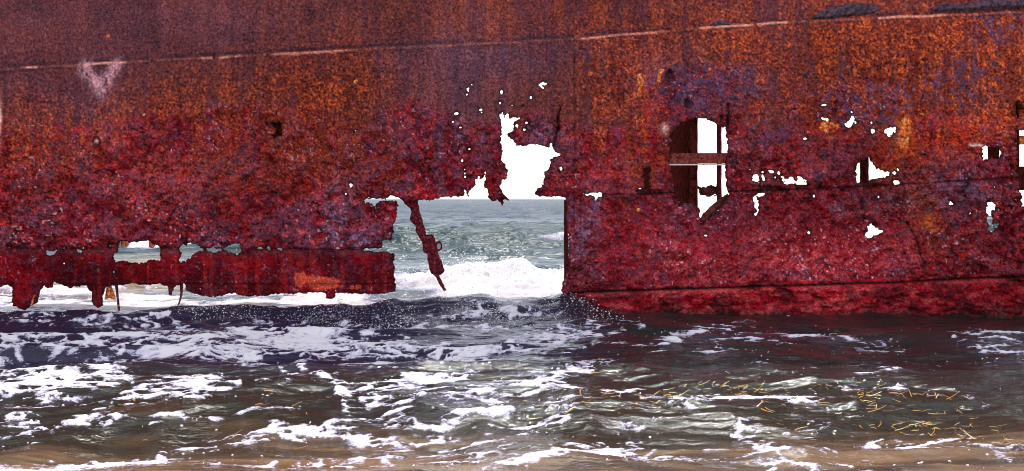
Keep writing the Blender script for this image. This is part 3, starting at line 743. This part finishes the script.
for i, (cu, cv, r) in enumerate([(150,5,2.2),(133,15,2.2),(108,36,1.8),(49,90,1.9),(62,91,1.9),(341,82,2.2),(356,82,2.4),(177,83,1.7),(182,107,1.7),(171,113,1.6),(145,115,1.7),(804,75,2.8),(877,68,3),(994,64,3),(900,92,2.4),(846,64,2),(966,87,2),(955,72,1.8),(590,74,2.6),(604,73,2.2),(641,72,2.4),(672,69,2.4),(709,70,1.8),(735,98,2),(381,205,2.2),(687,214,2.4),(638,210,2.2),(940,238,2.4),(937,246,2)]):
    s0 = float(seam1(np.array([float(cu)]))[0])
    OFF = (.028 if cu < 577 else .038) if cv > s0 else .0
    if cv > 205: OFF = .016
    OFF += float(relief(np.array([float(cu)]), np.array([float(cv)]), 'mid')[0])
    dome('bolt_head', cu, cv, r, r*S*.4, 500+i, (M_CRIMSON, M_SLATE, M_ORANGE, M_SLATE)[i % 4])
OFF = .028+float(relief(np.array([101.]), np.array([142.]), 'mid')[0])
torus('bolt_ring', 101, 142, -OFF, .07, .02, M_CRIMSON, wreck)

# ------------------------------------------------------------------ water
def px_of(x, y):        # where a point of the calm surface lies, in picture steps (for placing foam as it lies on the water)
    return 512+x/y*F, 199+EYE/y*F
def water_z(x, y):
    pu, pv = px_of(x, y)
    near = sstep(17.5, 15.0, y)
    xr = x*.99+y*.12; yr = y*.99-x*.12
    wx = xr+.5*fbm(xr/1.5, yr/1.5, 611, 3); wy = yr+.5*fbm(xr/1.5+9, yr/1.5, 612, 3)
    h = .20*(ridged(wx/3.2, wy/1.25, 601, 2)-.55) + 0.100*(ridged(wx/1.1, wy/.5, 604, 3)-.5) + .025*(fbm(wx/.32, wy/.17, 607, 3)-.5) + .004*(fbm(wx/.1, wy/.06, 609, 2)-.5)
    h = h*(.5+.5*sstep(5, 8.5, y))*near
    # swell running along the foot of the wreck on the left
    ch = np.interp(pu, [-300,0,100,200,300,400,560,580,600], [.03,.05,.08,.15,.22,.29,.31,.16,0])
    crest = ch*np.exp(-((y-14.45)/.5)**2)*(.8+.4*fbm(x/.5, y/.5, 621, 3))
    h = h + crest
    h = h - .055*sstep(585, 640, pu)*np.exp(-((y-15.6)/1.3)**2)
    far = sstep(15.5, 18, y)
    g = np.clip(y/40, .5, 3)
    wxf = x+1.5*fbm(x/4, y/4, 631, 2)
    hf = .42*(ridged(wxf/9, (y+.12*x)/4.2, 633, 3)-.5)*sstep(24, 45, y) + .24*(ridged(wxf/2.2, y/.9, 636, 3)-.5) + .04*(fbm(x/.5, y/.3, 639, 3)-.5)
    hf = hf*np.clip(1.2-y/900, .2, 1)
    # green wave about to break, and the white water in front of it
    wob = .8*np.sin(x/3.1)+1.6*(fbm(x/3, x*0, 641, 3)-.5)
    t = (y-34-wob)
    hf = hf + .78*np.where(t < 0, np.exp(-(t/2.0)**2), np.exp(-(t/5.0)**2))*(.75+.5*fbm(x/5, x*0+3, 645, 2))
    t2 = (y-46-2*wob); hf = hf+.35*np.exp(-(t2/2.5)**2)*fbm(x/6, x*0+8, 646, 2)*1.6
    bore = sstep(17.2, 19.5, y)*sstep(25.5, 22, y+wob)
    hf = hf + bore*(.02+.22*sstep(.35,.75,fbm(x/.7, y/.9, 651, 5, .6))*sstep(-3.5, 0.5, x)+.10*fbm(x/.8, y/.8, 655, 4))
    return h + hf*far

# foam patches: centre x, y, half sizes, tilt, amount (in picture steps on the calm surface)
FOAM = [(380,455,200,10,-3,.42),(700,462,260,12,2,.40),(940,448,110,10,6,.42),(60,303,150,8,0,1.15),(260,300,120,5,0,1.0),(370,296,60,4,0,.8),(60,352,120,10,-2,.95),(190,352,100,10,2,.95),(330,345,110,10,2,1.0),(440,350,80,8,2,.85),(540,342,60,8,-8,.85),(300,366,130,4,3,.5),(130,327,140,3,0,.35),(330,327,120,3,0,.3),(490,326,70,4,0,.4),
 (40,392,70,13,-3,1.05),(110,383,40,6,6,.7),(195,390,38,8,-8,1.0),(150,403,50,4,-10,.7),(60,412,60,4,0,.5),(20,425,25,5,0,.6),(315,381,28,3,22,.9),(345,398,18,6,50,.75),(375,405,40,12,12,.55),(410,392,45,5,-8,.6),(440,384,35,3,-3,.7),(400,425,60,6,5,.75),(340,432,70,4,5,.85),(420,440,45,3,-8,.8),
 (495,400,60,10,-12,.6),(540,388,45,7,-18,.75),(520,422,70,7,-8,.65),(560,410,30,10,-15,.6),(480,378,60,4,0,.5),(580,372,40,4,-10,.5),
 (100,462,110,6,-6,.85),(200,447,60,4,-14,.6),(25,440,30,3,0,.5),(260,432,60,4,0,.45),(560,462,70,7,-10,.85),(440,464,90,5,0,.4),(620,440,40,5,-10,.45),
 (690,337,70,5,-12,.45),(750,346,40,6,8,.5),(820,342,60,5,6,.5),(870,348,30,4,0,.35),(1000,345,40,9,6,.6),(990,362,30,3,0,.45),(880,377,32,3,-6,.5),(690,352,60,3,4,.35),(620,398,30,5,-10,.4),
 (740,405,60,6,-4,.7),(790,408,40,5,5,.65),(670,418,50,5,-10,.5),(870,394,40,3,0,.55),(760,445,30,10,40,.65),(790,462,40,6,20,.55),(960,455,60,5,5,.4),(1000,462,40,6,0,.5),(900,440,80,5,8,.25),(930,400,60,6,10,.2),(850,365,180,14,0,.12),(750,370,150,14,0,.12),(300,410,300,30,0,.12)]
STREAM = [([(-20,346),(60,340),(130,336),(210,346)],6,.92),([(-20,364),(60,358),(140,363),(230,352)],6,.88),([(230,350),(330,337),(420,346),(520,351),(590,336)],6.5,.92),([(250,368),(340,364),(430,358)],3,.7),([(0,326),(110,324),(190,330)],2.2,.7),([(300,332),(420,328),(500,334)],2.5,.7), # polyline, half width, amount
 ([(-20,388),(40,384),(95,388),(140,402),(150,412),(110,424),(50,432),(-20,436)],5,.85),([(132,402),(150,390),(175,383),(205,385),(232,393),(222,400),(180,405),(150,408)],4.5,1.0),
 ([(0,378),(60,374),(110,380),(135,390)],4,.85),([(150,428),(220,420),(300,410)],2,.6),([(-10,470),(60,464),(110,460),(160,448),(215,441)],5,.95),([(215,441),(260,434),(320,432)],3,.6),
 ([(282,376),(315,382),(335,392),(343,404)],3.5,1.0),([(343,404),(352,414),(372,420),(350,426),(326,430)],4,.85),([(326,430),(370,436),(415,438),(440,432)],4.5,1.0),([(358,395),(385,388),(420,384)],3,.8),([(372,420),(400,410),(425,400),(450,396)],3,.75),
 ([(415,440),(445,424),(480,418),(520,424),(552,414)],4,.85),([(440,446),(490,440),(530,430),(575,422)],3.5,.8),([(470,400),(510,396),(560,384),(590,376)],5,.8),([(490,412),(530,404),(575,398)],5,.75),
 ([(640,352),(690,342),(712,332),(760,344),(790,350)],2.5,.7),([(560,360),(620,352),(690,354)],2,.6),([(520,470),(560,464),(610,456),(640,446)],4,.9),([(640,410),(690,404),(720,398)],2.5,.7),([(700,402),(750,404),(815,402)],3,.9),
 ([(745,438),(765,448),(790,462)],4,.75),([(735,432),(770,440),(800,456)],2,.6),([(800,345),(850,343),(900,350)],2,.55),([(960,342),(1000,340),(1030,346)],4,.75),([(838,395),(880,392),(900,398)],2,.8),([(575,345),(610,338),(640,330)],2.5,.6)]
MILK_SHADE = [(70,353,130,10,-2,.9),(200,352,110,10,2,.9),(330,345,120,11,2,1.0),(450,350,90,9,2,.7),(550,342,60,10,-8,.6),(280,368,150,6,2,.7),(480,398,80,14,-12,.35),(820,345,80,6,4,.35),(1000,350,50,10,6,.35),(690,340,70,6,-12,.3),(880,377,40,4,-6,.6)]
def foam_at(x, y, z):
    pu, pv = px_of(x, y)
    den = np.zeros_like(x)
    for cu, cv, ru, rv, a, s in FOAM:
        den = np.maximum(den, s*ell(pu, pv, cu, cv, ru*1.15, rv*1.3, a)) if s < .3 else np.maximum(den, s*np.minimum(1, 1.25*ell(pu, pv, cu, cv, ru, rv, a)))
    nu_ = pu+24*(fbm(x/.35, y/.3, 751, 3)-.5); nv_ = pv+11*(fbm(x/.35+5, y/.3, 752, 3)-.5)
    for P, hw, s in STREAM:
        sel = (y < 15.8) & (pu > min(p[0] for p in P)-30) & (pu < max(p[0] for p in P)+30) & (pv > min(p[1] for p in P)-20) & (pv < max(p[1] for p in P)+20)
        if not sel.any(): continue
        d = np.full(int(sel.sum()), 99.0)
        for a, b in zip(P[:-1], P[1:]):
            d = np.minimum(d, line_d(nu_[sel], nv_[sel], a, b))
        den[sel] = np.maximum(den[sel], s*(.92-.16*sstep(560, 700, pu[sel]))*np.exp(-(d/hw)**2))
    wx = x+.35*fbm(x/.5, y/.4, 701, 3); wy = y+.35*fbm(x/.5+4, y/.4, 702, 3)
    f1, f2 = worley(wx/.30, wy/.20, 13); lace = 1-sstep(0, .5, f2-f1)
    g1, g2 = worley(wx/.17+9, wy/.12, 17); lace2 = 1-sstep(0, .45, g2-g1)
    web = ridged(wx/.42, wy/.17, 706, 4); web2 = ridged(wx/.20+3, wy/.10, 707, 3)
    n = .38*fbm(wx/.50, wy/.17, 705, 5, .68) + .30*web + .22*web2 + .10*lace + .12*lace2*fbm(wx/.3, wy/.2, 708, 3)
    n = (n-n.mean())/n.std()
    near = .5+(den-.60)*.95+n*.23
    wx2 = x+.5*fbm(x/.45+7, y/.3, 761, 3); wy2 = y+.35*fbm(x/.45, y/.3+4, 762, 3)
    e1, e2 = worley(wx2/.62, wy2/.36, 31)
    dsoft = sstep(.18, .45, den)*sstep(.36,.56,fbm(x/.9, y/.45, 763, 3))
    near = np.maximum(near, (.46+.5*sstep(.16,.03,e2-e1)*dsoft+.10*(n*.3))*(dsoft > .05)*sstep(.2,.1,e2-e1))
    near = np.maximum(near, (.30+.42*sstep(.20,.04,f2-f1)*dsoft)*sstep(.26,.12,f2-f1)*dsoft)
    hol1, hol2 = worley(wx/.16+2, wy/.11, 23)
    near = near - .5*sstep(.40,.18,hol1)*sstep(.45,.6,fbm(x/.4, y/.2, 717, 3))        # dark eyes in the froth
    hol3, hol4 = worley(wx/.075+5, wy/.055, 29)
    near = near - .30*sstep(.42,.15,hol3)*sstep(.40,.6,fbm(x/.3+3, y/.15, 729, 3))
    b1, b2 = worley(x/.13, y/.10, 19)
    near = np.maximum(near, .95*sstep(.05+.13*vnoise(x/.13,y/.1,718), .03, b1)*sstep(.52,.66,fbm(x/.5, y/.25, 710, 3)+.22*den-.03)*(den > .08))
    near = np.where(den > .05, near, 0)
    # white water and sun glitter beyond the wreck
    wob = 1.6*(fbm(x/3, x*0, 641, 3)-.5)
    b = sstep(15.6, 16.1, y)*sstep(23.6, 21.4, y+wob+3*(fbm(x/.9, y/1.2, 711, 4)-.5))
    wht = b*(.38+.72*sstep(-3.2, -.3, x+.25*(y-20))) + b*.9*(fbm(x/.8, y/1.2, 712, 4)-.5)
    lf = sstep(-1.5, -3.0, x)*sstep(15.6, 16.0, y)*((.86-.46*sstep(16.5,17.0,y+.8*(fbm(x/.6,y*0,713,3)-.5))+.50*(fbm(x/.35, y/.40, 720, 5, .7)-.45)*4)*sstep(21.5, 19.6, y+2*(fbm(x/.8, y/1.2, 713, 4)-.5))+.75*sstep(.5,.62,fbm(x/1.5, y/.7, 715, 4))*sstep(29,26,y))
    crest = .75*np.exp(-((y-33.2-wob*1.)/1.0)**2)*sstep(.5,.7,fbm(x/1.5, y/1.2, 714, 4))
    caps = .9*sstep(.68,.8,ridged(x/7, y/2.2, 716, 4))*sstep(26,36,y)*.6
    frag = np.clip((n-.52)*1.2, 0, .4)*sstep(30, 24, y)*sstep(16.5,18,y)
    hz = fbm(x/2.5, y/3.0, 719, 4, .6)
    lf = np.maximum(lf, 1.05*sstep(-5.5, -7.5, x)*sstep(30.5, 32.5, y)*sstep(48, 40, y)*sstep(.32,.5,hz))
    lf = np.maximum(lf, 1.2*sstep(.13, .16, x/y)*sstep(22, 26, y)*sstep(.25,.45,hz))  # sun glitter at right, put in as white foam
    far = np.maximum(np.maximum(np.maximum(wht, lf), crest), np.maximum(caps, frag+.1)) - .08
    f = np.where(y < 15.6, near, far)
    return np.clip(f, 0, 1)
def tint_at(x, y, z):
    pu, pv = px_of(x, y)
    n = fbm(x/1.2, y/.5, 721, 4)
    c = np.tile(np.array((.016, .017, .016)), (len(x), 1))
    c = mixc(c, (.020,.019,.012), sstep(380, 430, pv+50*(n-.5)))
    sand = sstep(426, 468, pv+60*(n-.5)+8*np.sin(pu/120))
    c = mixc(c, (.150,.094,.054), sand*.9)
    stx = fbm(x/.9+.3*y, y/.10, 723, 4, .6)
    c = mixc(c, (.23,.135,.068), sand*sstep(.5,.66,stx)*.8)
    c = mixc(c, (.035,.032,.028), sand*sstep(.5,.36,stx)*.85)
    c = mixc(c, (.085,.045,.018), .8*np.clip(ell(pu,pv,90,432,110,14)+.8*ell(pu,pv,210,462,120,20)+.5*ell(pu,pv,540,410,60,8), 0, 1)*sstep(.35,.6,n))
    mk = np.zeros_like(x)
    for cu, cv, ru, rv, a, s_ in MILK_SHADE: mk = np.maximum(mk, s_*np.minimum(1, 1.2*ell(pu, pv, cu, cv, ru, rv, a)))
    c = mixc(c, (.22,.20,.33), .42*mk*sstep(.42,.64,fbm((x+.3*fbm(x/.5,y/.4,701,3))/.40, y/.13, 725, 5, .65)))       # aerated water, with the lilac of the hull's shade painted in
    c = mixc(c, (.018,.017,.042), .9*sstep(640, 520, pu)*sstep(385, 360, pv))  # navy tone of the hull's shadow painted into the water
    c = mixc(c, (.008,.036,.042), sstep(16.5, 20, y))
    c = mixc(c, (.012,.030,.050), sstep(36, 60, y))
    c = mixc(c, (.20,.14,.07), sstep(17, 18, y)*sstep(32, 26, y)*sstep(-4.5, -6, x)*sstep(.3,.45,fbm(x/2, y/1.5, 727, 3)))
    return c

def grid(rows, half):
    """sheet whose columns spread with distance; half = half-width / distance"""
    nu = len(half); y = rows[:, None]*np.ones((1, nu)); x = rows[:, None]*half[None, :]
    i = np.arange((len(rows)-1)*nu).reshape(-1, nu)[:, :-1].ravel()
    return x.ravel(), y.ravel(), np.stack([i, i+1, i+nu+1, i+nu], 1)
rows_n = np.concatenate([np.arange(4.4, 12, .026), np.arange(12, 17.4, .034)])
hn = np.linspace(-.60, .60, 940)
x1, y1, q1 = grid(rows_n, hn)
rows_f = [17.4]
while rows_f[-1] < 70: rows_f.append(rows_f[-1]*1.0036)
while rows_f[-1] < 400: rows_f.append(rows_f[-1]*1.012)
while rows_f[-1] < 7500: rows_f.append(rows_f[-1]*1.12)
rows_f = np.array(rows_f)
x2, y2, q2 = grid(rows_f, np.concatenate([np.linspace(-.62,-.48,40), np.linspace(-.478,-.12,170), np.linspace(-.119,.06,230), np.linspace(.063,.62,90)]))
def water(name, xs, ys, qs, label):
    z = water_z(xs, ys)
    f = foam_at(xs, ys, z)
    z = z + .010*sstep(.4, .9, f)*(.5+fbm(xs/.1, ys/.08, 731, 3))*np.where(ys < 16.6, 1, 1.5)
    z = z*sstep(7500, 900, ys)
    me = mesh_np(name, np.stack([xs, ys, z], 1), qs)
    add_val(me, 'foam', f); add_val(me, 'chop', .75*sstep(24, 34, ys)+.25*sstep(40, 120, ys)); add_col(me, 'tint', tint_at(xs, ys, z))
    o = link(name, me, M_WATER); o['kind'] = 'structure'
    o['label'] = label
    return o
water('shallow_water', x1, y1, q1, 'dark foam streaked shallows in front of the wreck')
water('sea', x2, y2, q2, 'grey green sea with breaking waves beyond the wreck')
me = mesh_np('sand_bed', [(-60,-40,1.2),(60,-40,1.2),(60,3.0,.05),(-60,3.0,.05),(60,9,-.45),(-60,9,-.45),(60,40,-2.2),(-60,40,-2.2)], [(0,1,2,3),(3,2,4,5),(5,4,6,7)], smooth=False)
o = link('sand_bed', me, M_SAND); o['kind'] = 'structure'

# ------------------------------------------------------------------ spray
def droplets(name, pts, rad, label):
    base = np.array([(1,0,0),(-1,0,0),(0,1,0),(0,-1,0),(0,0,1),(0,0,-1)], float)
    fc = np.array([(0,2,4),(2,1,4),(1,3,4),(3,0,4),(2,0,5),(1,2,5),(3,1,5),(0,3,5)])
    P = np.asarray(pts); r = np.asarray(rad)[:, None, None]
    rr = np.random.RandomState(5)
    jit = 1+.35*(rr.rand(len(P), 6, 1)-.5)
    co = (P[:, None, :]+base[None]*r*jit*np.array((1.15,1,.9))).reshape(-1, 3)
    f = (fc[None]+6*np.arange(len(P))[:, None, None]).reshape(-1, 3)
    o = link(name, mesh_np(name, co, f), M_SPRAY)
    o['kind'] = 'stuff'; o['label'] = label
    o['category'] = 'spray'
    return o
rr = np.random.RandomState(21)
pts = []; rad = []
def burst(n, cx, cy, sx, sy, z0, h, rmin, rmax):
    x = cx+sx*rr.randn(n); y = cy+sy*rr.randn(n)
    zz = water_z(x, y)+z0+h*rr.exponential(1, n)*.6
    pts.extend(np.stack([x, y, zz], 1)); rad.extend(rmin+(rmax-rmin)*rr.rand(n)**2.5)
for k in range(60):
    u = 150+440*rr.rand()**.7; q_ = rr.rand()**3
    burst(int(5+330*q_), X(u)*.93, 14.05+.3*rr.randn(), .08+.25*rr.rand(), .18, -.01, .01+.13*q_, .0025, .005+.007*rr.rand())
for k in range(14):
    u = rr.uniform(380, 580); burst(int(130*rr.rand()), X(u)*.93, 14.0+.4*rr.randn(), .10+.1*rr.rand(), .2, -.02, .16*rr.rand(), .003, .010)
for k in range(10):
    u = rr.uniform(0, 160); burst(50, X(u)*.95, 14.6+.3*rr.randn(), .3, .2, -.01, .03, .0035, .009)
for k in range(14):
    u = rr.uniform(590, 1010); burst(8, X(u)*.8, rr.uniform(9, 14), .4, .4, 0, .01, .003, .007)
droplets('wave_spray', pts, rad, 'white spray thrown up along the foot of the wreck')
pts = []; rad = []
for k in range(26):
    burst(int(30+140*rr.rand()**2), rr.uniform(-2.2, 1.4), rr.uniform(20, 22), .18, .3, 0, .02+.20*rr.rand()**2, .005, .016)
for (cx, cy) in ((-.95, 21.3), (-.6, 21.6), (.1, 21.4)):
    burst(300, cx, cy, .16, .2, 0, .26, .004, .016)
for k in range(8): burst(60, rr.uniform(-9, -7.2), rr.uniform(18.5, 21), .3, .3, 0, .10, .006, .016)
droplets('breaker_spray', pts, rad, 'white splash of the breaker beyond the doorway')

# ------------------------------------------------------------------ eelgrass strands floating on the water
def strand_mesh(k):
    r = random.Random(100+k)
    L = r.uniform(.05, .14); n = 7; w = r.uniform(.003, .0052)
    bend = r.uniform(-.7, .7); kink = r.uniform(-.45, .45)
    vs = []; fs = []; x = y = 0; a = r.uniform(-.3, .3)
    for i in range(n):
        t = i/(n-1); ww = w*(1-.55*t)
        nx, ny = -math.sin(a), math.cos(a)
        z = .004+.006*math.sin(t*3+k)
        vs += [(x+nx*ww, y+ny*ww, z), (x-nx*ww, y-ny*ww, z), (x, y, z+ww*1.1)]
        if i:
            b = (i-1)*3; c = i*3
            fs += [(b,b+1,c+1,c),(b+1,b+2,c+2,c+1),(b+2,b,c,c+2)]
        x += L/n*math.cos(a); y += L/n*math.sin(a); a += bend/n + (kink if i == 3 else 0)
    return mesh_np('eelgrass_strand', vs, fs)
SM = []
for k in range(14):
    m_ = strand_mesh(k); m_.materials.append((M_STRAW2, M_STRAW, M_STRAW3, M_STRAW)[k % 4]); SM.append(m_)
def surf(pu, pv):
    y = EYE*F/(pv-199); x = (pu-512)*y/F
    for _ in range(4):                      # rest it on the waves along the same sight line
        z = float(water_z(np.array([x]), np.array([y]))[0]); y = (EYE-z)*F/(pv-199); x = (pu-512)*y/F
    return x, y, float(water_z(np.array([x]), np.array([y]))[0])+.012
REG = [ # (line, spread, count, label, group)
 (((690,383),(765,392)), (10,5), 14, 'golden eelgrass strand in the loose tuft right of the middle', 'eelgrass in the tuft right of the middle'),
 (((725,388),(745,395)), (6,3), 14, 'golden eelgrass strand in the loose tuft right of the middle', 'eelgrass in the tuft right of the middle'),
 (((835,388),(960,410)), (9,3), 40, 'golden eelgrass strand on the upper drift line at right', 'eelgrass on the upper drift line at right'),
 (((850,418),(1015,448)), (8,3), 52, 'golden eelgrass strand on the long drift line at lower right', 'eelgrass on the long drift line at lower right'),
 (((915,418),(985,436)), (16,6), 20, 'golden eelgrass strand on the long drift line at lower right', 'eelgrass on the long drift line at lower right'),
 (((760,398),(800,428)), (12,8), 18, 'golden eelgrass strand beside the white foam at lower right', 'eelgrass beside the foam at lower right'),
 (((530,418),(650,398)), (14,5), 28, 'golden eelgrass strand on the dark water just below the middle', 'eelgrass on the dark water below the middle'),
 (((570,380),(1000,415)), (10,8), 34, 'golden eelgrass strand adrift on the open dark water at right', 'eelgrass adrift on the open water at right'),
 (((640,410),(700,402)), (12,5), 14, 'golden eelgrass strand on the dark water just below the middle', 'eelgrass on the dark water below the middle'),
 (((265,395),(310,420)), (14,8), 10, 'golden eelgrass strand on the dark trough left of the middle', 'eelgrass on the dark trough left of the middle'),
 (((115,420),(200,436)), (14,8), 8, 'golden eelgrass strand on the brown water at lower left', 'eelgrass on the brown water at lower left'),
]
rg_ = random.Random(9)
for (a, b), (su, sv), n, lab, grp in REG:
    for i in range(n):
        t = rg_.random()
        pu = a[0]+(b[0]-a[0])*t+rg_.gauss(0, su*1.5); pv = a[1]+(b[1]-a[1])*t+rg_.gauss(0, sv*1.35)
        pu = min(1018, pu)
        x, y, z = surf(pu, pv)
        o = bpy.data.objects.new('eelgrass_strand', SM[rg_.randrange(14)])
        COL.objects.link(o)
        o.location = (x, y, z); o.rotation_euler = (rg_.uniform(-.3,.3), rg_.uniform(-.45,.25), rg_.gauss(-.3, 1.1))
        s_ = rg_.uniform(.55, 1.2); o.scale = (s_, s_, s_)
        look = {'pale_eelgrass': 'pale', 'brown_eelgrass': 'brown'}.get(o.data.materials[0].name, 'golden')
        size = 'short' if o.dimensions.x*1 < .11 else 'long'
        o['label'] = lab.replace('golden', size+' '+look, 1); o['category'] = 'seaweed'; o['group'] = size+' '+look+' '+grp
